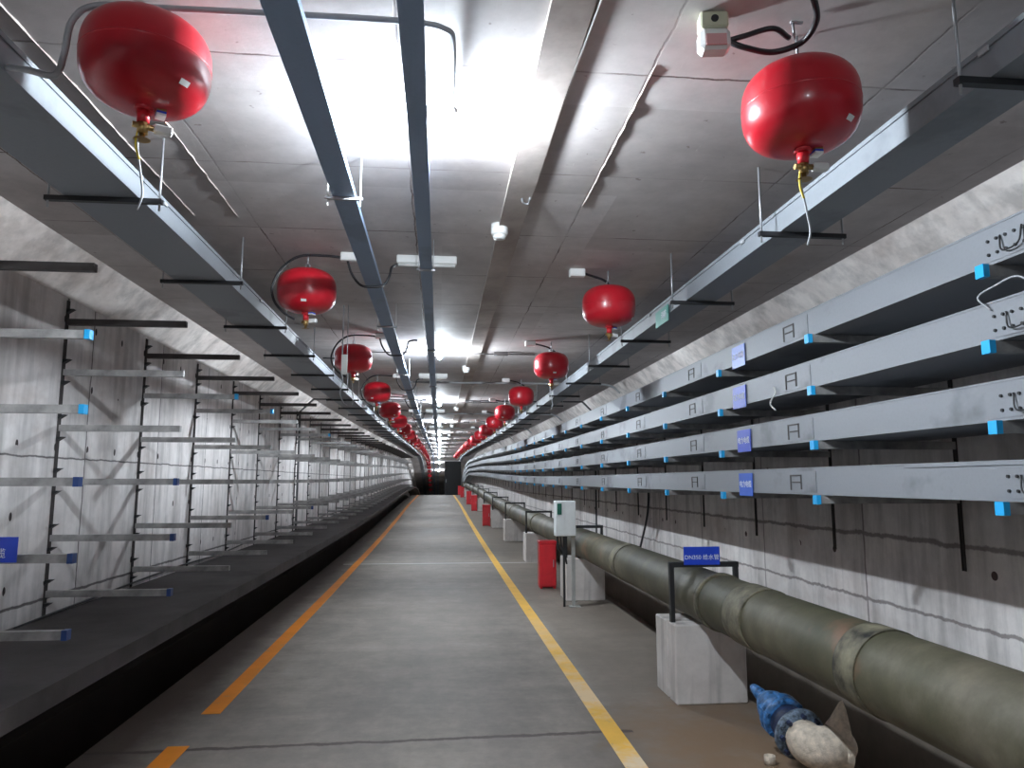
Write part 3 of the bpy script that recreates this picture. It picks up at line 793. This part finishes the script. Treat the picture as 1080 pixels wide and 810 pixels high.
# ------------------------------------------------------------------ cabinet on legs
p = P(603, 640, Z=-1.5)
cy = p.y; cx = 1.545
t = thing('control_box', 'white electrical control box on a tall leg beside the pipe', 'electrical box', (cx, cy, zo(cy)))
bx = MB().box(-.13, .12, -.07, .07, .84, 1.265, bev=.006).build('box_body', M['box'], t)
d1 = MB().box(-.125, -.02, -.078, -.071, .85, 1.255).build('door', M['box'], t)
MB().box(-.012, .115, -.078, -.071, .85, 1.255).build('door', M['box'], t)
MB().box(-.11, -.055, -.083, -.079, 1.10, 1.235).build('display', M['green'], d1)
MB().box(.075, .115, -.03, .02, .0, .86).build('leg', M['legs'], t)
MB().box(-.03, -.005, -.01, .015, .0, .86).build('leg', M['black'], t)
MB().box(.04, .17, -.07, .06, 0, .012).build('foot_plate', M['legs'], t)
MB().tube(smooth_path([(-.1, 0, .86), (-.09, 0, .72), (-.05, .02, .65), (.0, .03, .6), (.02, .03, .5)], 6), .012, 8).build('cable', M['hose'], t)
MB().tube(smooth_path([(-.06, 0, .86), (-.05, 0, .74), (-.02, .02, .6)], 6), .010, 8).build('cable', M['hose'], t)

# ------------------------------------------------------------------ red floor boxes
rb = thing('extinguisher_box', '', 'fire extinguisher box')
MB().box(0, .24, 0, .20, .02, .64, bev=.006).build('box_body', M['redbox'], rb)
MB().box(-.006, .246, -.008, .206, .62, .66, bev=.006).build('lid', M['redbox'], rb)
MB().box(.01, .23, -.012, .0, .04, .60, bev=.004).build('door', M['redbox'], rb)
MB().box(.19, .20, -.03, -.011, .30, .40).build('handle', M['rod'], rb)
MB().box(.01, .04, .01, .19, 0, .025).build('foot', M['redbox'], rb); MB().box(.20, .23, .01, .19, 0, .025).build('foot', M['redbox'], rb)
CH_CACHE[rb.name] = kids(rb)
for i, cz in enumerate((10.4, 23.0, 31, 36.5, 47, 53)):
    y = Yd(cz, 1.4, -1.5); t = rb if i == 0 else copy_tree(rb)
    t.location = (1.37 if i else 1.43, y, zo(y)); t['label'] = 'red extinguisher box standing on the floor by the pipe, %s from camera' % ordw(i); t['group'] = 'red boxes beside the pipe'

# ------------------------------------------------------------------ blue gate valve with scaly elbow
FC = P(843, 774, Z=-1.33); B = P(787, 717, Z=-1.2); ax = (B-FC).normalized(); A = FC-ax*.07
q = ax.to_track_quat('Z', 'Y').to_matrix().to_4x4()
t = thing('gate_valve', 'blue gate valve with pale scaly elbow lying under the water pipe', 'valve', (A.x, A.y, 0))
Mv = Matrix.Translation(Vector((0, 0, A.z))) @ q
def L(z0, prof, seg=28): return [(r, z0+z) for r, z in prof]
mb = MB().lathe([(.085, .05), (.135, .055), (.135, .085), (.085, .09)], 32, Mv)
mb.build('flange', M['flange'], t)
bb = MB()
for k in range(8):
    a = 2*math.pi*k/8
    bb.tube([(.112*math.cos(a), .112*math.sin(a), .03), (.112*math.cos(a), .112*math.sin(a), .10)], .013, 6, False, Mv)
bb.build('flange_bolts', M['navy'], t)
MB().lathe([(.08, .085), (.095, .11), (.10, .16), (.095, .20), (.075, .22)], 28, Mv).build('valve_body', M['navy'], t)
mb = MB().lathe([(.085, .205), (.118, .21), (.118, .24), (.10, .245), (.10, .25), (.118, .255), (.118, .28), (.095, .285), (.088, .36), (.070, .40), (.045, .415)], 28, Mv)
for k in range(6):
    a = 2*math.pi*k/6+.3
    mb.tube([(.108*math.cos(a), .108*math.sin(a), .20), (.108*math.cos(a), .108*math.sin(a), .30)], .013, 6, False, Mv)
mb.lathe([(.055, .41), (.055, .43), (.03, .435), (.03, .46)], 20, Mv)
mb.build('bonnet', M['valve'], t)
MB().lathe([(.022, .455), (.034, .46), (.036, .50), (.026, .56), (.022, .575)], 16, Mv).build('stem_cap', M['valve'], t)
# elbow: pale casting turning towards the wall, ending in a pointed cut
el = MB()
path = [Mv @ Vector((0, 0, z)) for z in (.05, .02, -.03)]
c0 = path[-1]
dirs = [Vector((.035, -.04, -.005)), Vector((.075, -.055, .0)), Vector((.115, -.05, .01)), Vector((.145, -.03, .02))]
pts = smooth_path(path+[c0+d for d in dirs], 5)
el.tube(pts, [.092+.014*math.sin(3.1*i/len(pts)) for i in range(len(pts))], 24)
el.build('elbow', M['scale'], t)
tip = MB()
E = c0+Vector((.10, -.04, .0))
ring1 = [Vector((.015, .10*math.cos(a), .105*math.sin(a))) for a in [2*math.pi*k/24 for k in range(24)]]
vs = [E+Vector((-.03, 0, 0))+v for v in ring1]
for k in range(24):
    a = 2*math.pi*k/24; up = max(0, math.cos(a-math.pi*.58))**6
    vs.append(E+Vector((.05, .13*math.cos(a), .12*math.sin(a)+.12*up)))
tip.add([tuple(v) for v in vs], [(k, (k+1) % 24, 24+(k+1) % 24, 24+k) for k in range(24)], True)
tip.add([tuple(v) for v in vs[24:]], [tuple(range(24))])
tip.build('pointed_rim', M['scale'], t)
p = P(812, 802, Z=-1.48)
o = MB().lathe([(.03, 0), (.03, .045), (.022, .045), (.022, .02)], 16, Matrix.Translation((p.x, p.y, 0))).build('pipe_stub', M['scale'])
tag(o, 'short pale pipe stub rising from the muddy floor by the valve', 'pipe')

# wall hose right
o = MB().tube(smooth_path([P(683, 500, X=2.80), P(684, 525, X=2.80), P(682, 548, X=2.83), P(675, 579, X=2.86), P(672, 600, X=2.9)], 6), .016, 8).build('wall_hose', M['hose'])
tag(o, 'black hose hanging against the right wall behind the water pipe', 'hose')
# cable lying along left ledge and wall
pts = [P(15, 663, X=WL+.03), P(60, 645, X=WL+.03), P(100, 630, X=WL+.03), P(180, 600, X=WL+.03), P(232, 584, X=WL+.03), P(260, 572, X=WL+.03)]
o = MB().tube(smooth_path(pts, 5), .008, 6).build('wall_cable', M['hose'])
tag(o, 'thin black cable sagging along the foot of the left wall', 'cable')

# far end: dark door leaf and frame
yd = 57.0; z = zo(yd)
t = thing('fire_door', 'dark tall fire door leaf standing at the far end of the tunnel', 'door', (.42, yd, z))
MB().box(0, 1.25, 0, .08, .01, 2.55).build('door_leaf', M['wood'], t)
MB().box(.1, .14, -.05, 0, .95, 1.2).build('handle', M['rod'], t)

# ------------------------------------------------------------------ camera, world
cam = bpy.data.cameras.new('camera'); co = bpy.data.objects.new('camera', cam); COL.objects.link(co)
cam.sensor_width = 36; cam.lens = F*36/1080; cam.clip_end = 300; cam.clip_start = .02
sa, ca, sp, cp_ = math.sin(AYAW), math.cos(AYAW), math.sin(PIT), math.cos(PIT)
r = Vector((ca, -sa, 0)); f = Vector((sa*cp_, ca*cp_, sp)); u = Vector((-sa*sp, -ca*sp, cp_))
mt = Matrix((r, u, -f)).transposed().to_4x4(); mt.translation = Vector((0, 0, CH))
co.matrix_world = mt; scene.camera = co
w = bpy.data.worlds.new('world'); scene.world = w; w.use_nodes = True
w.node_tree.nodes['Background'].inputs[0].default_value = (.01, .01, .012, 1)
scene.view_settings.view_transform = 'Standard'; scene.view_settings.look = 'None'
scene.view_settings.gamma = 1; scene.view_settings.exposure = 0.6; scene.view_settings.use_curve_mapping = False
